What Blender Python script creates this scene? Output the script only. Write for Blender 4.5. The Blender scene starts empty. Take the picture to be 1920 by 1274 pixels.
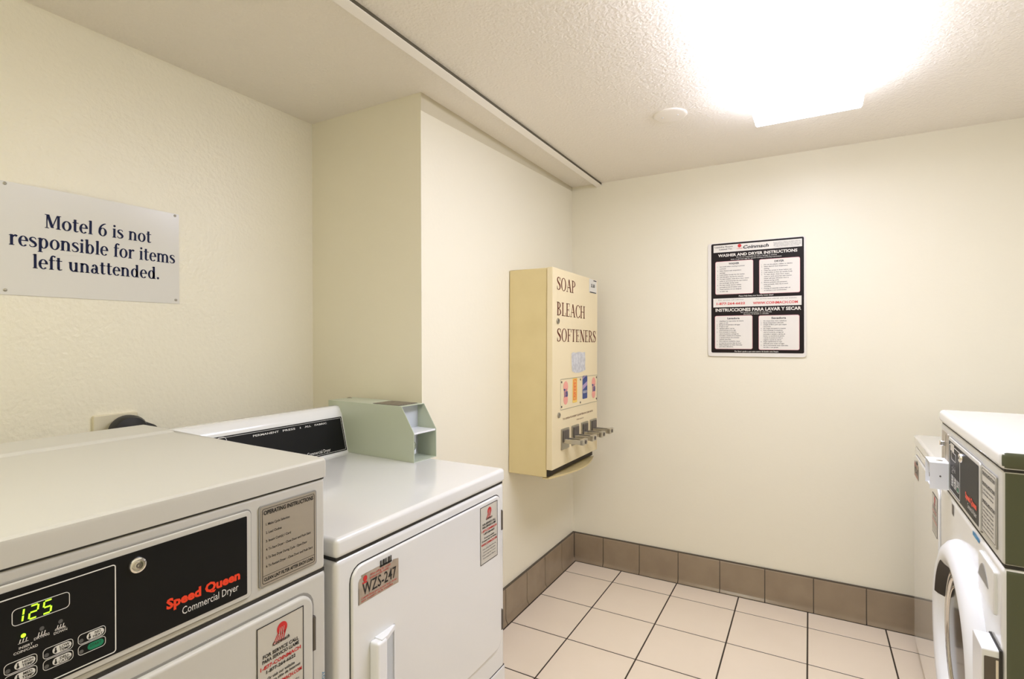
import bpy, bmesh, math, random
from mathutils import Vector, Matrix
random.seed(7)
S = bpy.context.scene
COL = S.collection

# ------------------------------------------------------------------ camera
H = 1.32
F_PX, YAW, PITCH, ROLL = 986.41, .51498, -.002048, -.003257
cam = bpy.data.cameras.new('camera')
cam.sensor_fit = 'HORIZONTAL'; cam.sensor_width = 36.0
cam.lens = F_PX / 1920 * 36.0
cam.clip_start = .02
camo = bpy.data.objects.new('camera', cam); COL.objects.link(camo)
fw = Vector((-math.sin(YAW) * math.cos(PITCH), math.cos(YAW) * math.cos(PITCH), math.sin(PITCH)))
rt0 = Vector((math.cos(YAW), math.sin(YAW), 0)); up0 = rt0.cross(fw)
rt = rt0 * math.cos(ROLL) + up0 * math.sin(ROLL)
up = -rt0 * math.sin(ROLL) + up0 * math.cos(ROLL)
camo.matrix_world = Matrix(((rt.x, up.x, -fw.x, 0), (rt.y, up.y, -fw.y, 0), (rt.z, up.z, -fw.z, H), (0, 0, 0, 1)))
S.camera = camo

# ------------------------------------------------------------------ world, exposure
w = bpy.data.worlds.new('world'); S.world = w; w.use_nodes = True
w.node_tree.nodes['Background'].inputs[0].default_value = (.9, .95, 1, 1)
w.node_tree.nodes['Background'].inputs[1].default_value = .05
S.view_settings.view_transform = 'Standard'
S.view_settings.look = 'None'
S.view_settings.gamma = 1
S.view_settings.use_curve_mapping = False
S.view_settings.exposure = 0.90
LAMP_POWER, FILL_POWER = 7.3, 5.2
FILL_COLOR = (1.0, .985, .84, 1)
LAMP_COLOR = (1.0, 1.03, 1.28, 1)

# ------------------------------------------------------------------ materials
def srgb(r, g, b):
    f = lambda c: (c / 255 / 12.92) if c / 255 <= .04045 else ((c / 255 + .055) / 1.055) ** 2.4
    return (f(r), f(g), f(b), 1)
def mat(name, col, rough=.5, metal=0, bump=None, vary=None, spec=.5, emit=None, coat=0, coat_rough=.05):
    m = bpy.data.materials.new(name); m.use_nodes = True
    nt = m.node_tree; b = nt.nodes['Principled BSDF']
    b.inputs['Base Color'].default_value = col
    b.inputs['Roughness'].default_value = rough
    b.inputs['Metallic'].default_value = metal
    b.inputs['Specular IOR Level'].default_value = spec
    b.inputs['Coat Weight'].default_value = coat
    b.inputs['Coat Roughness'].default_value = coat_rough
    if emit:
        b.inputs['Emission Color'].default_value = emit[0]
        b.inputs['Emission Strength'].default_value = emit[1]
    tc = None
    if bump or vary:
        tc = nt.nodes.new('ShaderNodeNewGeometry')
    if bump:
        prev = None
        for (scale, strength, dist, detail) in bump:
            n = nt.nodes.new('ShaderNodeTexNoise'); n.inputs['Scale'].default_value = scale
            n.inputs['Detail'].default_value = detail
            nt.links.new(tc.outputs['Position'], n.inputs['Vector'])
            bp = nt.nodes.new('ShaderNodeBump'); bp.inputs['Strength'].default_value = strength
            bp.inputs['Distance'].default_value = dist
            nt.links.new(n.outputs['Fac'], bp.inputs['Height'])
            if prev: nt.links.new(prev.outputs['Normal'], bp.inputs['Normal'])
            prev = bp
        nt.links.new(prev.outputs['Normal'], b.inputs['Normal'])
    if vary:
        scale, c2, lo, hi = vary
        n = nt.nodes.new('ShaderNodeTexNoise'); n.inputs['Scale'].default_value = scale
        n.inputs['Detail'].default_value = 3
        nt.links.new(tc.outputs['Position'], n.inputs['Vector'])
        r = nt.nodes.new('ShaderNodeValToRGB')
        r.color_ramp.elements[0].position = lo; r.color_ramp.elements[1].position = hi
        r.color_ramp.elements[0].color = col; r.color_ramp.elements[1].color = c2
        nt.links.new(n.outputs['Fac'], r.inputs['Fac'])
        nt.links.new(r.outputs['Color'], b.inputs['Base Color'])
    return m

M = {}
WALL_C = (.88, .83, .665, 1)
CEIL_C = (.93, .87, .765, 1)
M['wall'] = mat('cream_wall_paint', WALL_C, .36, bump=[(80, .42, .005, 2), (28, .18, .008, 2)])
M['wall_smooth'] = mat('cream_wall_paint_smooth', WALL_C, .45, bump=[(60, .12, .003, 2)])
M['ceiling'] = mat('textured_ceiling_paint', CEIL_C, .6, bump=[(110, .55, .006, 3), (40, .25, .008, 2)])
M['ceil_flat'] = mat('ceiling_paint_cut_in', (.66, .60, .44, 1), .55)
M['rail'] = mat('painted_ceiling_rail', (.90, .85, .75, 1), .5)
M['ceil_disc'] = mat('ceiling_cover_paint', CEIL_C, .5)
M['gap'] = mat('dark_shadow_gap_filler', (.10, .085, .05, 1), .8)
M['tile'] = mat('beige_floor_tile', (.86, .74, .58, 1), .3, vary=(6, (.88, .76, .60, 1), .3, .7), bump=[(14, .02, .004, 2)])
M['grout'] = mat('dark_brown_grout', (.045, .03, .018, 1), .8)
M['base_tile'] = mat('taupe_base_tile', (.32, .245, .16, 1), .2, vary=(9, (.285, .215, .14, 1), .35, .65))
M['base_grout'] = mat('base_grout', (.10, .08, .055, 1), .8)
M['enamel'] = mat('white_appliance_enamel', (.80, .80, .775, 1), .16, coat=.5, coat_rough=.06)
M['enamel_gloss'] = mat('glossy_white_appliance_enamel', (.80, .80, .775, 1), .12, coat=1, coat_rough=.03)
M['plastic'] = mat('white_control_panel_plastic', (.62, .605, .545, 1), .35)
M['bright'] = mat('bright_white_plastic', (.86, .87, .88, 1), .25)
M['boxpaint'] = mat('pale_grey_green_powder_coat', (.53, .58, .45, 1), .3)
M['black'] = mat('black_panel', (.008, .008, .0075, 1), .45, spec=.18)
M['seam'] = mat('dark_seam', (.03, .028, .024, 1), .7)
M['greyseam'] = mat('grey_seam', (.30, .29, .26, 1), .6)
M['steel'] = mat('brushed_steel', (.60, .57, .50, 1), .32, 1)
M['darksteel'] = mat('tarnished_steel', (.42, .40, .34, 1), .35, 1)
M['chrome'] = mat('chrome', (.80, .79, .76, 1), .12, 1)
M['hinge'] = mat('dark_hinge_steel', (.14, .12, .10, 1), .5, .4)
M['plate'] = mat('silver_beige_plate', (.44, .39, .31, 1), .38, .35)
M['white_ink'] = mat('white_print', (.78, .77, .72, 1), .5)
M['black_ink'] = mat('black_print', (.012, .011, .010, 1), .6)
M['red_ink'] = mat('red_print', (.62, .02, .02, 1), .5)
M['sq_red'] = mat('orange_red_print', (.88, .055, .012, 1), .45)
M['navy_ink'] = mat('navy_print', (.004, .008, .045, 1), .5, spec=.2)
M['brown_ink'] = mat('dark_red_brown_print', (.13, .025, .010, 1), .5, spec=.2)
M['paper'] = mat('off_white_paper', (.72, .70, .62, 1), .5)
M['sticker'] = mat('pale_sticker', (.60, .57, .49, 1), .35)
M['tan_sticker'] = mat('tan_metallic_sticker', (.40, .33, .25, 1), .4, .2, vary=(40, (.50, .42, .33, 1), .4, .7))
M['sign'] = mat('glossy_off_white_sign', (.74, .72, .66, 1), .22)
M['poster_white'] = mat('poster_white', (.80, .76, .68, 1), .4)
M['poster_black'] = mat('poster_black', (.012, .007, .006, 1), .5, spec=.2)
M['poster_pink'] = mat('poster_pink_edge', (.78, .35, .36, 1), .5)
M['led_green'] = mat('green_display', (.1, .4, .02, 1), .4, emit=((.42, 1, .02, 1), 1.1))
M['led_off'] = mat('unlit_indicator', (.10, .10, .095, 1), .3)
M['green_btn'] = mat('green_button', (.0, .22, .10, 1), .4)
M['soap'] = mat('cream_yellow_enamel', (.74, .61, .31, 1), .38, vary=(7, (.70, .57, .28, 1), .4, .75))
M['soap_door'] = mat('pale_yellow_enamel', (.82, .70, .44, 1), .35)
M['dark_in'] = mat('dark_interior', (.03, .022, .014, 1), .6)
M['outlet'] = mat('ivory_plate', (.74, .68, .50, 1), .4)
M['rubber'] = mat('black_rubber', (.010, .010, .011, 1), .4)
M['diffuser'] = mat('lit_prismatic_diffuser', (.9, .9, .88, 1), .4, emit=(LAMP_COLOR, LAMP_POWER))
M['fill_diffuser'] = mat('added_fill_diffuser', (.9, .9, .88, 1), .4, emit=(FILL_COLOR, FILL_POWER))
M['fixture'] = mat('white_fixture_metal', (.82, .82, .80, 1), .35)
M['glass'] = mat('dark_door_glass', (.012, .014, .014, 1), .12, spec=.3)
M['greyplastic'] = mat('light_grey_plastic', (.58, .61, .63, 1), .3)
M['blue_ink'] = mat('blue_print', (.02, .22, .42, 1), .5)
M['pink_ink'] = mat('pink_orange_print', (.85, .36, .28, 1), .5)
M['yellow_ink'] = mat('yellow_print', (.88, .60, .12, 1), .5)
M['orange_ink'] = mat('orange_print', (.82, .16, .04, 1), .5)
M['deepblue'] = mat('deep_blue_print', (.02, .05, .22, 1), .45)
M['mauve'] = mat('mauve_print', (.42, .30, .48, 1), .5)
M['grey_paper'] = mat('torn_grey_paper', (.52, .52, .52, 1), .6, vary=(60, (.66, .66, .65, 1), .4, .6))

# ------------------------------------------------------------------ helpers
def link(o, parent=None):
    COL.objects.link(o)
    if parent: o.parent = parent
    return o
def tag(o, label=None, cat=None, group=None, kind=None):
    if label: o['label'] = label
    if cat: o['category'] = cat
    if group: o['group'] = group
    if kind: o['kind'] = kind
    return o
def thing(name, label, cat, loc=(0, 0, 0), rz=0, group=None):
    o = bpy.data.objects.new(name, None); link(o)
    o.empty_display_size = .05
    o.location = loc; o.rotation_euler = (0, 0, rz)
    return tag(o, label, cat, group)
def obj(name, bm, m, parent=None, label=None, wn=True, smooth=True, ang=40):
    bmesh.ops.recalc_face_normals(bm, faces=bm.faces)
    me = bpy.data.meshes.new(name); bm.to_mesh(me); bm.free()
    if isinstance(m, (list, tuple)):
        for x in m: me.materials.append(M[x])
    else: me.materials.append(M[m])
    if smooth:
        for p in me.polygons: p.use_smooth = True
        me.set_sharp_from_angle(angle=math.radians(ang))
    o = bpy.data.objects.new(name, me); link(o, parent)
    if wn and smooth:
        md = o.modifiers.new('normals', 'WEIGHTED_NORMAL'); md.keep_sharp = True
    if label: o['label'] = label
    return o
def BM(): return bmesh.new()
def rbox(bm, x0, x1, y0, y1, z0, z1, r=0, seg=2):
    g = bmesh.ops.create_cube(bm, size=1)
    vs = g['verts']
    for v in vs:
        v.co = Vector((x0 + (x1 - x0) * (v.co.x + .5), y0 + (y1 - y0) * (v.co.y + .5), z0 + (z1 - z0) * (v.co.z + .5)))
    if r > 0:
        es = list({e for v in vs for e in v.link_edges})
        bmesh.ops.bevel(bm, geom=es, offset=r, segments=seg, profile=.5, affect='EDGES')
    return bm
def box(x0, x1, y0, y1, z0, z1, r=0, seg=2): return rbox(BM(), x0, x1, y0, y1, z0, z1, r, seg)
def frame(o, u, v):
    o = Vector(o); u = Vector(u).normalized(); v = Vector(v).normalized(); n = u.cross(v)
    return lambda a, b, c=0: o + u * a + v * b + n * c
FRONT = lambda y, z, x=0: Vector((x, y, z))          # machine-local front plane
def rrect(a0, a1, b0, b1, r, n=5):
    r = max(min(r, (a1 - a0) / 2 - 1e-5, (b1 - b0) / 2 - 1e-5), 1e-5)
    pts = []
    for cx, cy, s in ((a1 - r, b1 - r, 0), (a0 + r, b1 - r, 90), (a0 + r, b0 + r, 180), (a1 - r, b0 + r, 270)):
        for i in range(n + 1):
            t = math.radians(s + 90 * i / n)
            pts.append((cx + r * math.cos(t), cy + r * math.sin(t)))
    return pts
def loft(bm, rings, cap0=True, cap1=True, close=True):
    R = [[bm.verts.new(p) for p in ring] for ring in rings]
    n = len(R[0])
    for a, b in zip(R, R[1:]):
        for i in range(n if close else n - 1):
            j = (i + 1) % n
            bm.faces.new((a[i], a[j], b[j], b[i]))
    if cap0: bm.faces.new(R[0][::-1])
    if cap1: bm.faces.new(R[-1])
    return bm
def rplate(bm, F, a0, a1, b0, b1, r, d0, d1, bev=0, seg=3, n=5):
    rings = [[F(p[0], p[1], d0) for p in rrect(a0, a1, b0, b1, r, n)]]
    if bev > 0:
        for k in range(seg + 1):
            t = math.pi / 2 * k / seg
            s = bev * (1 - math.cos(t))
            rings.append([F(p[0], p[1], d1 - bev + bev * math.sin(t)) for p in rrect(a0 + s, a1 - s, b0 + s, b1 - s, max(r - s, .0005), n)])
    else:
        rings.append([F(p[0], p[1], d1) for p in rrect(a0, a1, b0, b1, r, n)])
    return loft(bm, rings)
def prism(bm, pts, F, d0, d1):
    return loft(bm, [[F(p[0], p[1], d0) for p in pts], [F(p[0], p[1], d1) for p in pts]])
def rim(bm, F, a0, a1, b0, b1, r, wd, d0, d1, n=5):
    """hollow rounded-rectangle frame of width wd"""
    o = rrect(a0, a1, b0, b1, r, n); i = rrect(a0 + wd, a1 - wd, b0 + wd, b1 - wd, max(r - wd, .0003), n)
    rings = [[F(*p, d0) for p in o], [F(*p, d1) for p in o], [F(*p, d1) for p in i], [F(*p, d0) for p in i]]
    R = [[bm.verts.new(p) for p in ring] for ring in rings]
    m = len(o)
    for k in range(4):
        A, B = R[k], R[(k + 1) % 4]
        for x in range(m): bm.faces.new((A[x], A[(x + 1) % m], B[(x + 1) % m], B[x]))
    return bm
def lathe(bm, prof, F, n=40, a0=0, a1=360, caps=(True, True)):
    full = abs(a1 - a0) >= 360
    rings = []
    for (r, d) in prof:
        ring = []
        for i in range(n if full else n + 1):
            t = math.radians(a0 + (a1 - a0) * i / n)
            ring.append(F(r * math.cos(t), r * math.sin(t), d))
        rings.append(ring)
    return loft(bm, rings, caps[0] and full, caps[1] and full, full)
def tube(bm, pts, r, n=8):
    rings = []
    for i, p in enumerate(pts):
        p = Vector(p); d = (Vector(pts[min(i + 1, len(pts) - 1)]) - Vector(pts[max(i - 1, 0)])).normalized()
        a = d.orthogonal().normalized(); b = d.cross(a)
        rings.append([p + (a * math.cos(6.28319 * k / n) + b * math.sin(6.28319 * k / n)) * r for k in range(n)])
    return loft(bm, rings)

# ---- sans lettering from the built-in font
_tc = {}
def text2d(s, bold=0.0):
    k = (s, bold)
    if k not in _tc:
        c = bpy.data.curves.new('t', 'FONT'); c.body = s; c.size = 1; c.resolution_u = 2; c.offset = bold
        o = bpy.data.objects.new('t', c)
        me = bpy.data.meshes.new_from_object(o)
        vs = [(v.co.x, v.co.y) for v in me.vertices]; fs = [tuple(p.vertices) for p in me.polygons]
        bpy.data.objects.remove(o); bpy.data.curves.remove(c); bpy.data.meshes.remove(me)
        _tc[k] = (vs, fs)
    return _tc[k]
_cap = None
def cap_h():
    global _cap
    if _cap is None:
        vs, _ = text2d('H'); _cap = max(v[1] for v in vs)
    return _cap
def put_text(bm, F, s, a, b, h, wd=None, align='L', bold=0.0, d=.0006, shear=0.0, maxw=None):
    """one line of lettering: baseline start (a,b), capital height h, optional exact width wd"""
    if not s.strip(): return
    vs, fs = text2d(s, bold)
    if not vs: return
    k = h / cap_h(); x0 = min(v[0] for v in vs); x1 = max(v[0] for v in vs)
    kx = k if wd is None else wd / max(x1 - x0, 1e-6)
    if maxw and (x1 - x0) * kx > maxw: kx = maxw / (x1 - x0)
    W = (x1 - x0) * kx
    off = a - x0 * kx - (0 if align == 'L' else W / 2 if align == 'C' else W)
    vv = [bm.verts.new(F(off + v[0] * kx + shear * v[1] * k, b + v[1] * k, d)) for v in vs]
    for f in fs:
        try: bm.faces.new([vv[i] for i in f])
        except ValueError: pass
def flat_poly(bm, F, pts, d=.0005):
    bm.faces.new([bm.verts.new(F(p[0], p[1], d)) for p in pts])
def flat_rect(bm, F, a0, a1, b0, b1, d=.0005, r=0):
    flat_poly(bm, F, rrect(a0, a1, b0, b1, r, 4) if r > 0 else [(a0, b0), (a1, b0), (a1, b1), (a0, b1)], d)
def flat_disc(bm, F, a, b, ra, rb=None, d=.0005, n=20):
    rb = rb or ra
    flat_poly(bm, F, [(a + ra * math.cos(6.28319 * i / n), b + rb * math.sin(6.28319 * i / n)) for i in range(n)], d)
def ink(name, bm, m, parent, label=None, fine=False):
    o = obj(name, bm, m, parent, label, wn=False, smooth=False)
    if fine: o['kind'] = 'stuff'
    return o

# ---- serif lettering drawn from strokes
def _cr(pts, n=5):
    out = []
    for i in range(len(pts) - 1):
        p0 = pts[max(i - 1, 0)]; p1 = pts[i]; p2 = pts[i + 1]; p3 = pts[min(i + 2, len(pts) - 1)]
        for k in range(n):
            t = k / n
            out.append(tuple(.5 * (2 * p1[j] + (p2[j] - p0[j]) * t + (2 * p0[j] - 5 * p1[j] + 4 * p2[j] - p3[j]) * t * t + (-p0[j] + 3 * p1[j] - 3 * p2[j] + p3[j]) * t ** 3) for j in range(3)))
    out.append(tuple(pts[-1]))
    return out
def _ribbon(pts):
    q = []; P = _cr(pts)
    L = []
    for i, p in enumerate(P):
        a = P[max(i - 1, 0)]; b = P[min(i + 1, len(P) - 1)]
        dx, dy = b[0] - a[0], b[1] - a[1]; l = math.hypot(dx, dy) or 1
        nx, ny = -dy / l * p[2] / 2, dx / l * p[2] / 2
        L.append(((p[0] + nx, p[1] + ny), (p[0] - nx, p[1] - ny)))
    for a, b in zip(L, L[1:]): q.append([a[0], b[0], b[1], a[1]])
    return q
def _rect(x0, x1, y0, y1): return [[(x0, y0), (x1, y0), (x1, y1), (x0, y1)]]
def _ring(cx, cy, rx, ry, tx, ty, a0=0, a1=360, n=24):
    q = []
    for i in range(n):
        t0 = math.radians(a0 + (a1 - a0) * i / n); t1 = math.radians(a0 + (a1 - a0) * (i + 1) / n)
        q.append([(cx + rx * math.cos(t0), cy + ry * math.sin(t0)), (cx + rx * math.cos(t1), cy + ry * math.sin(t1)),
                  (cx + (rx - tx) * math.cos(t1), cy + (ry - ty) * math.sin(t1)), (cx + (rx - tx) * math.cos(t0), cy + (ry - ty) * math.sin(t0))])
    return q
def _line(x0, y0, x1, y1, w):
    return [[(x0 - w / 2, y0), (x0 + w / 2, y0), (x1 + w / 2, y1), (x1 - w / 2, y1)]]
def lower_glyphs(T=.168, t=.06, xh=.72, sf=.05):
    st = lambda x, y0, y1: _rect(x - T / 2, x + T / 2, y0, y1)
    foot = lambda x, y=0, h=.15: _rect(x - h, x + h, y, y + sf)
    flag = lambda x, y: [[(x - T / 2 - .09, y - .07), (x, y - .10), (x + T / 2, y), (x - T / 2, y - .02)]]
    G = {}
    G['i'] = (.34, st(.17, 0, xh) + foot(.17) + flag(.17, xh) + _ring(.17, xh + .2, .09, .09, .09, .09))
    G['l'] = (.34, st(.17, 0, 1.04) + foot(.17) + flag(.17, 1.04))
    arch = lambda xl, xr: _ring((xl + xr) / 2, xh - .27, (xr - xl + T) / 2, .27, T, .085, 0, 150, 14) + st(xr, 0, xh - .26) + foot(xr)
    G['n'] = (.72, st(.17, 0, xh) + foot(.17) + flag(.17, xh) + arch(.17, .54))
    G['m'] = (1.08, st(.17, 0, xh) + foot(.17) + flag(.17, xh) + arch(.17, .53) + arch(.53, .90))
    G['r'] = (.52, st(.17, 0, xh) + foot(.17) + flag(.17, xh) + _ribbon([(.2, .48, .05), (.28, .62, .08), (.38, .68, .12), (.47, .62, .15)]))
    G['u'] = (.74, st(.17, .24, xh) + flag(.17, xh) + st(.54, 0, xh) + flag(.54, xh) + _rect(.54, .69, 0, sf) + _ring(.355, .27, .2575, .28, T, .085, 180, 330, 14))
    bowl = lambda cx: _ring(cx, .35, .28, .37, T, .06)
    G['o'] = (.66, _ring(.33, .35, .31, .37, T, .06))
    G['p'] = (.72, st(.17, -.28, xh) + foot(.17, -.28) + flag(.17, xh) + bowl(.38))
    G['b'] = (.72, st(.17, 0, 1.04) + flag(.17, 1.04) + bowl(.38))
    G['d'] = (.74, st(.54, 0, 1.04) + flag(.54, 1.04) + _rect(.54, .69, 0, sf) + bowl(.34))
    G['e'] = (.60, _ring(.31, .35, .29, .37, T, .06, 5, 318) + _rect(.08, .59, .36, .42))
    G['a'] = (.64, st(.45, .06, .5) + _rect(.45, .62, 0, sf + .02) + _ring(.31, .47, .2125, .25, T, .065, 0, 165, 16) + _ring(.27, .2, .22, .21, T * .95, .055, 30, 330))
    G['s'] = (.52, _ribbon([(.44, .56, .05), (.38, .66, .06), (.25, .69, .06), (.13, .62, .11), (.12, .5, .15), (.24, .40, .17), (.36, .32, .17), (.43, .20, .15), (.38, .08, .10), (.25, .03, .06), (.12, .05, .06), (.06, .17, .05)]))
    G['t'] = (.46, st(.2, .14, .93) + _rect(.03, .43, xh - .06, xh) + _ribbon([(.2, .2, T), (.22, .08, T * .9), (.31, .03, .08), (.43, .08, .05)]))
    G['f'] = (.44, st(.2, 0, .85) + foot(.2) + _rect(.04, .43, xh - .06, xh) + _ribbon([(.2, .82, T), (.23, .96, .12), (.32, 1.02, .09), (.45, .95, .13)]))
    G['.'] = (.30, _ring(.14, .085, .095, .095, .095, .095))
    G['M'] = (1.06, _rect(.13, .20, 0, 1) + _rect(.79, .95, 0, 1) + foot(.165, 0, .13) + foot(.87, 0, .16) + _rect(.03, .2, .95, 1) + _rect(.79, 1.03, .95, 1) + _line(.21, 1, .5, .06, .19) + _line(.48, .06, .80, 1, .07))
    G['6'] = (.66, _ring(.33, .31, .3, .33, T, .06) + _ribbon([(.11, .34, .14), (.13, .55, .14), (.24, .78, .12), (.42, .93, .09), (.55, .97, .05)]))
    return G
def upper_glyphs(T=.14, t=.055, sf=.045):
    st = lambda x, y0=0, y1=1: _rect(x - T / 2, x + T / 2, y0, y1)
    ends = lambda x, h=.15: _rect(x - h, x + h, 0, sf) + _rect(x - h, x + h, 1 - sf, 1)
    G = {}
    G['O'] = (.86, _ring(.43, .5, .39, .52, T, .05))
    G['C'] = (.80, _ring(.45, .5, .41, .52, T, .05, 42, 318) + _rect(.72, .77, .68, .96) + _rect(.72, .77, .06, .3))
    G['S'] = (.62, _ribbon([(.5, .72, .04), (.46, .9, .06), (.31, .97, .06), (.15, .89, .11), (.12, .74, .15), (.22, .60, .17), (.40, .46, .18), (.5, .32, .16), (.47, .13, .11), (.3, .03, .06), (.14, .06, .06), (.08, .28, .04)]) + _rect(.49, .535, .7, .98) + _rect(.055, .1, .02, .3))
    G['A'] = (.84, _line(.12, 0, .42, 1, .055) + _line(.42, 1, .70, 0, .16) + _rect(.2, .6, .33, .39) + _rect(.0, .26, 0, sf) + _rect(.55, .86, 0, sf))
    G['P'] = (.68, st(.18) + ends(.18) + _ring(.22, .73, .42, .27, T, .05, -90, 90, 18))
    G['R'] = (.78, st(.18) + ends(.18) + _ring(.22, .74, .4, .26, T, .05, -90, 90, 18) + _line(.36, .5, .66, 0, .16) + _rect(.55, .8, 0, sf))
    G['B'] = (.72, st(.18) + ends(.18) + _ring(.22, .76, .36, .24, T, .05, -90, 90, 16) + _ring(.22, .27, .42, .27, T, .05, -90, 90, 16))
    G['L'] = (.64, st(.18) + ends(.18) + _rect(.18, .6, 0, sf) + _rect(.55, .6, 0, .26))
    G['E'] = (.66, st(.18) + ends(.18) + _rect(.18, .58, 0, sf) + _rect(.18, .58, 1 - sf, 1) + _rect(.18, .46, .49, .54) + _rect(.54, .58, 0, .24) + _rect(.53, .57, .77, 1) + _rect(.43, .47, .4, .63))
    G['F'] = (.62, st(.18) + ends(.18) + _rect(.18, .57, 1 - sf, 1) + _rect(.18, .45, .49, .54) + _rect(.53, .57, .75, 1) + _rect(.42, .46, .4, .63))
    G['H'] = (.88, st(.18) + ends(.18) + st(.68) + ends(.68) + _rect(.18, .68, .49, .54))
    G['T'] = (.70, st(.35) + _rect(.22, .48, 0, sf) + _rect(.04, .66, 1 - sf, 1) + _rect(.04, .08, .74, 1) + _rect(.62, .66, .74, 1))
    G['N'] = (.86, _rect(.15, .21, 0, 1) + _rect(.67, .73, 0, 1) + _line(.2, 1, .68, 0, .18) + _rect(.05, .31, 0, sf) + _rect(.0, .2, 1 - sf, 1) + _rect(.57, .84, 1 - sf, 1))
    return G
LOW = lower_glyphs(); UPP = upper_glyphs()
def put_serif(bm, F, s, a, b, h, wd, G, d=.0006, space=.34):
    adv = sum(space if c == ' ' else G[c][0] for c in s)
    kx = wd / adv; x = 0
    for c in s:
        if c == ' ': x += space; continue
        for q in G[c][1]:
            try: bm.faces.new([bm.verts.new(F(a + (x + p[0]) * kx, b + p[1] * h, d)) for p in q])
            except ValueError: pass
        x += G[c][0]

# ------------------------------------------------------------------ the room
XL, XA, XR, YB, YC, YN, ZC = -1.234, -1.815, 1.12, 2.915, 1.51, -1.5, 2.221
def struct(name, bm, m, label, cat='wall', **k):
    o = obj(name, bm, m, smooth=False, wn=False)
    return tag(o, label, cat, kind='structure')
floor = struct('floor', box(XA - .1, XR + .1, YN - .1, YB + .1, -.12, -.0012), 'grout', 'beige square floor tiles with dark brown grout lines', 'floor')
struct('wall_back', box(XL - .1, XR + .1, YB, YB + .12, -.1, ZC + .1), 'wall_smooth', 'cream back wall behind the framed laundry instructions')
struct('wall_left', box(XA - .12, XL, YC, YB, -.1, ZC + .1), 'wall_smooth', 'cream wall block that carries the soap dispenser')
struct('wall_alcove', box(XA - .12, XA, YN - .1, YC, -.1, ZC + .1), 'wall', 'textured cream wall behind the dryers with the white sign')
struct('wall_right', box(XR, XR + .12, YN - .1, YB + .1, -.1, ZC + .1), 'wall_smooth', 'cream wall behind the front-loading washer')
struct('wall_near', box(XA - .1, XR + .1, YN - .12, YN, -.1, ZC + .1), 'wall_smooth', 'cream wall at the entrance side of the laundry room')
struct('ceiling', box(XA - .12, XR + .12, YN - .12, YB + .12, ZC, ZC + .1), 'ceiling', 'textured beige ceiling with a thin rail and light fixture', 'ceiling')
# ceiling paint cut in over the top of the wall block
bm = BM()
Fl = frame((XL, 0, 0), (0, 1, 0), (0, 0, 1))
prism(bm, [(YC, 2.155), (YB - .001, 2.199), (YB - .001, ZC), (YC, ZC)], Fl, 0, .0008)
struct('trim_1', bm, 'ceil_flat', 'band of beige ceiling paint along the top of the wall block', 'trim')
# ceiling rail; the shade in the gap above it is a dark-coloured strip
bm = BM(); rp = [(-1.0795, ZC), (-1.0795, 2.2005), (-1.0780, 2.1985), (-1.0755, 2.1985), (-1.0485, 2.2065), (-1.0478, 2.2080), (-1.0490, 2.2090), (-1.0600, 2.2090), (-1.0600, ZC)]
loft(bm, [[(p[0], YN, p[1]) for p in rp], [(p[0], YB, p[1]) for p in rp]])
rail = struct('trim_2', bm, 'rail', 'narrow painted rail running along the ceiling to the back wall', 'trim')
obj('rail_gap_shade', box(-1.0600, -1.0500, YN, YB, 2.2090, ZC), 'gap', rail, smooth=False, wn=False, label='dark strip painted as the shade above the rail')

# floor tiles, one object each
T0, GX, GY = .30694, -.93158, 2.7394
def tile_mesh(wx, wy):
    b = box(-wx / 2, wx / 2, -wy / 2, wy / 2, -.006, 0, .0008, 1)
    bmesh.ops.recalc_face_normals(b, faces=b.faces)
    me = bpy.data.meshes.new('floor_tile'); b.to_mesh(me); b.free(); me.materials.append(M['tile']); return me
g = .0060
cache = {}
for i in range(-2, 8):
    for j in range(-14, 1):
        x0, x1 = GX + (i - 1) * T0, GX + i * T0
        y0, y1 = GY + (j - 1) * T0, GY + j * T0
        if i == 7: x1 = min(x1, XR)
        if i == 0 and y1 > YC: x0 = XL + .0235
        if x0 < XL - .02 and y1 > YC: continue
        if x0 < XA - .01 or y0 < YN: continue
        k = (round(x1 - x0, 4), round(y1 - y0, 4))
        if k not in cache: cache[k] = tile_mesh(k[0] - g, k[1] - g)
        o = bpy.data.objects.new('floor_tile', cache[k]); link(o, floor); o.location = ((x0 + x1) / 2, (y0 + y1) / 2, 0)
ylast = YB - .0225 - GY
me = tile_mesh(T0 - g, ylast - g); me0 = tile_mesh(GX - XL - .0235 - g, ylast - g)
for i in range(0, 8):
    x0 = GX + (i - 1) * T0
    if x0 + T0 > XR + .25: continue
    o = bpy.data.objects.new('floor_tile', me0 if i == 0 else me); link(o, floor); o.location = ((XL + .0235 + GX) / 2 if i == 0 else x0 + T0 / 2, GY + ylast / 2, 0)

# cove base tiles
def base_profile():
    p = [(0, .001), (.021, .001), (.019, .006), (.0145, .012), (.0115, .020), (.0105, .030), (.0105, .155), (.0092, .160), (.006, .1635), (0, .1645)]
    return p
def base_tile_mesh(L):
    b = BM(); p = base_profile()
    loft(b, [[(0, q[0], q[1]) for q in p], [(L, q[0], q[1]) for q in p]])
    bmesh.ops.recalc_face_normals(b, faces=b.faces)
    me = bpy.data.meshes.new('base_tile'); b.to_mesh(me); b.free(); me.materials.append(M['base_tile'])
    for q in me.polygons: q.use_smooth = True
    me.set_sharp_from_angle(angle=math.radians(35))
    return me
bb = struct('baseboard_back', box(XL, XR, YB - .0085, YB, 0, .1665), 'base_grout', 'taupe cove tiles along the foot of the back wall', 'baseboard')
bl = struct('baseboard_left', box(XL, XL + .0085, YC, YB - .0085, 0, .1665), 'base_grout', 'taupe cove tiles along the foot of the dispenser wall', 'baseboard')
xs = [XL + .012] + [-1.0423 + .2112 * k for k in range(11)]
gj = .0042
bt = {}
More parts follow.
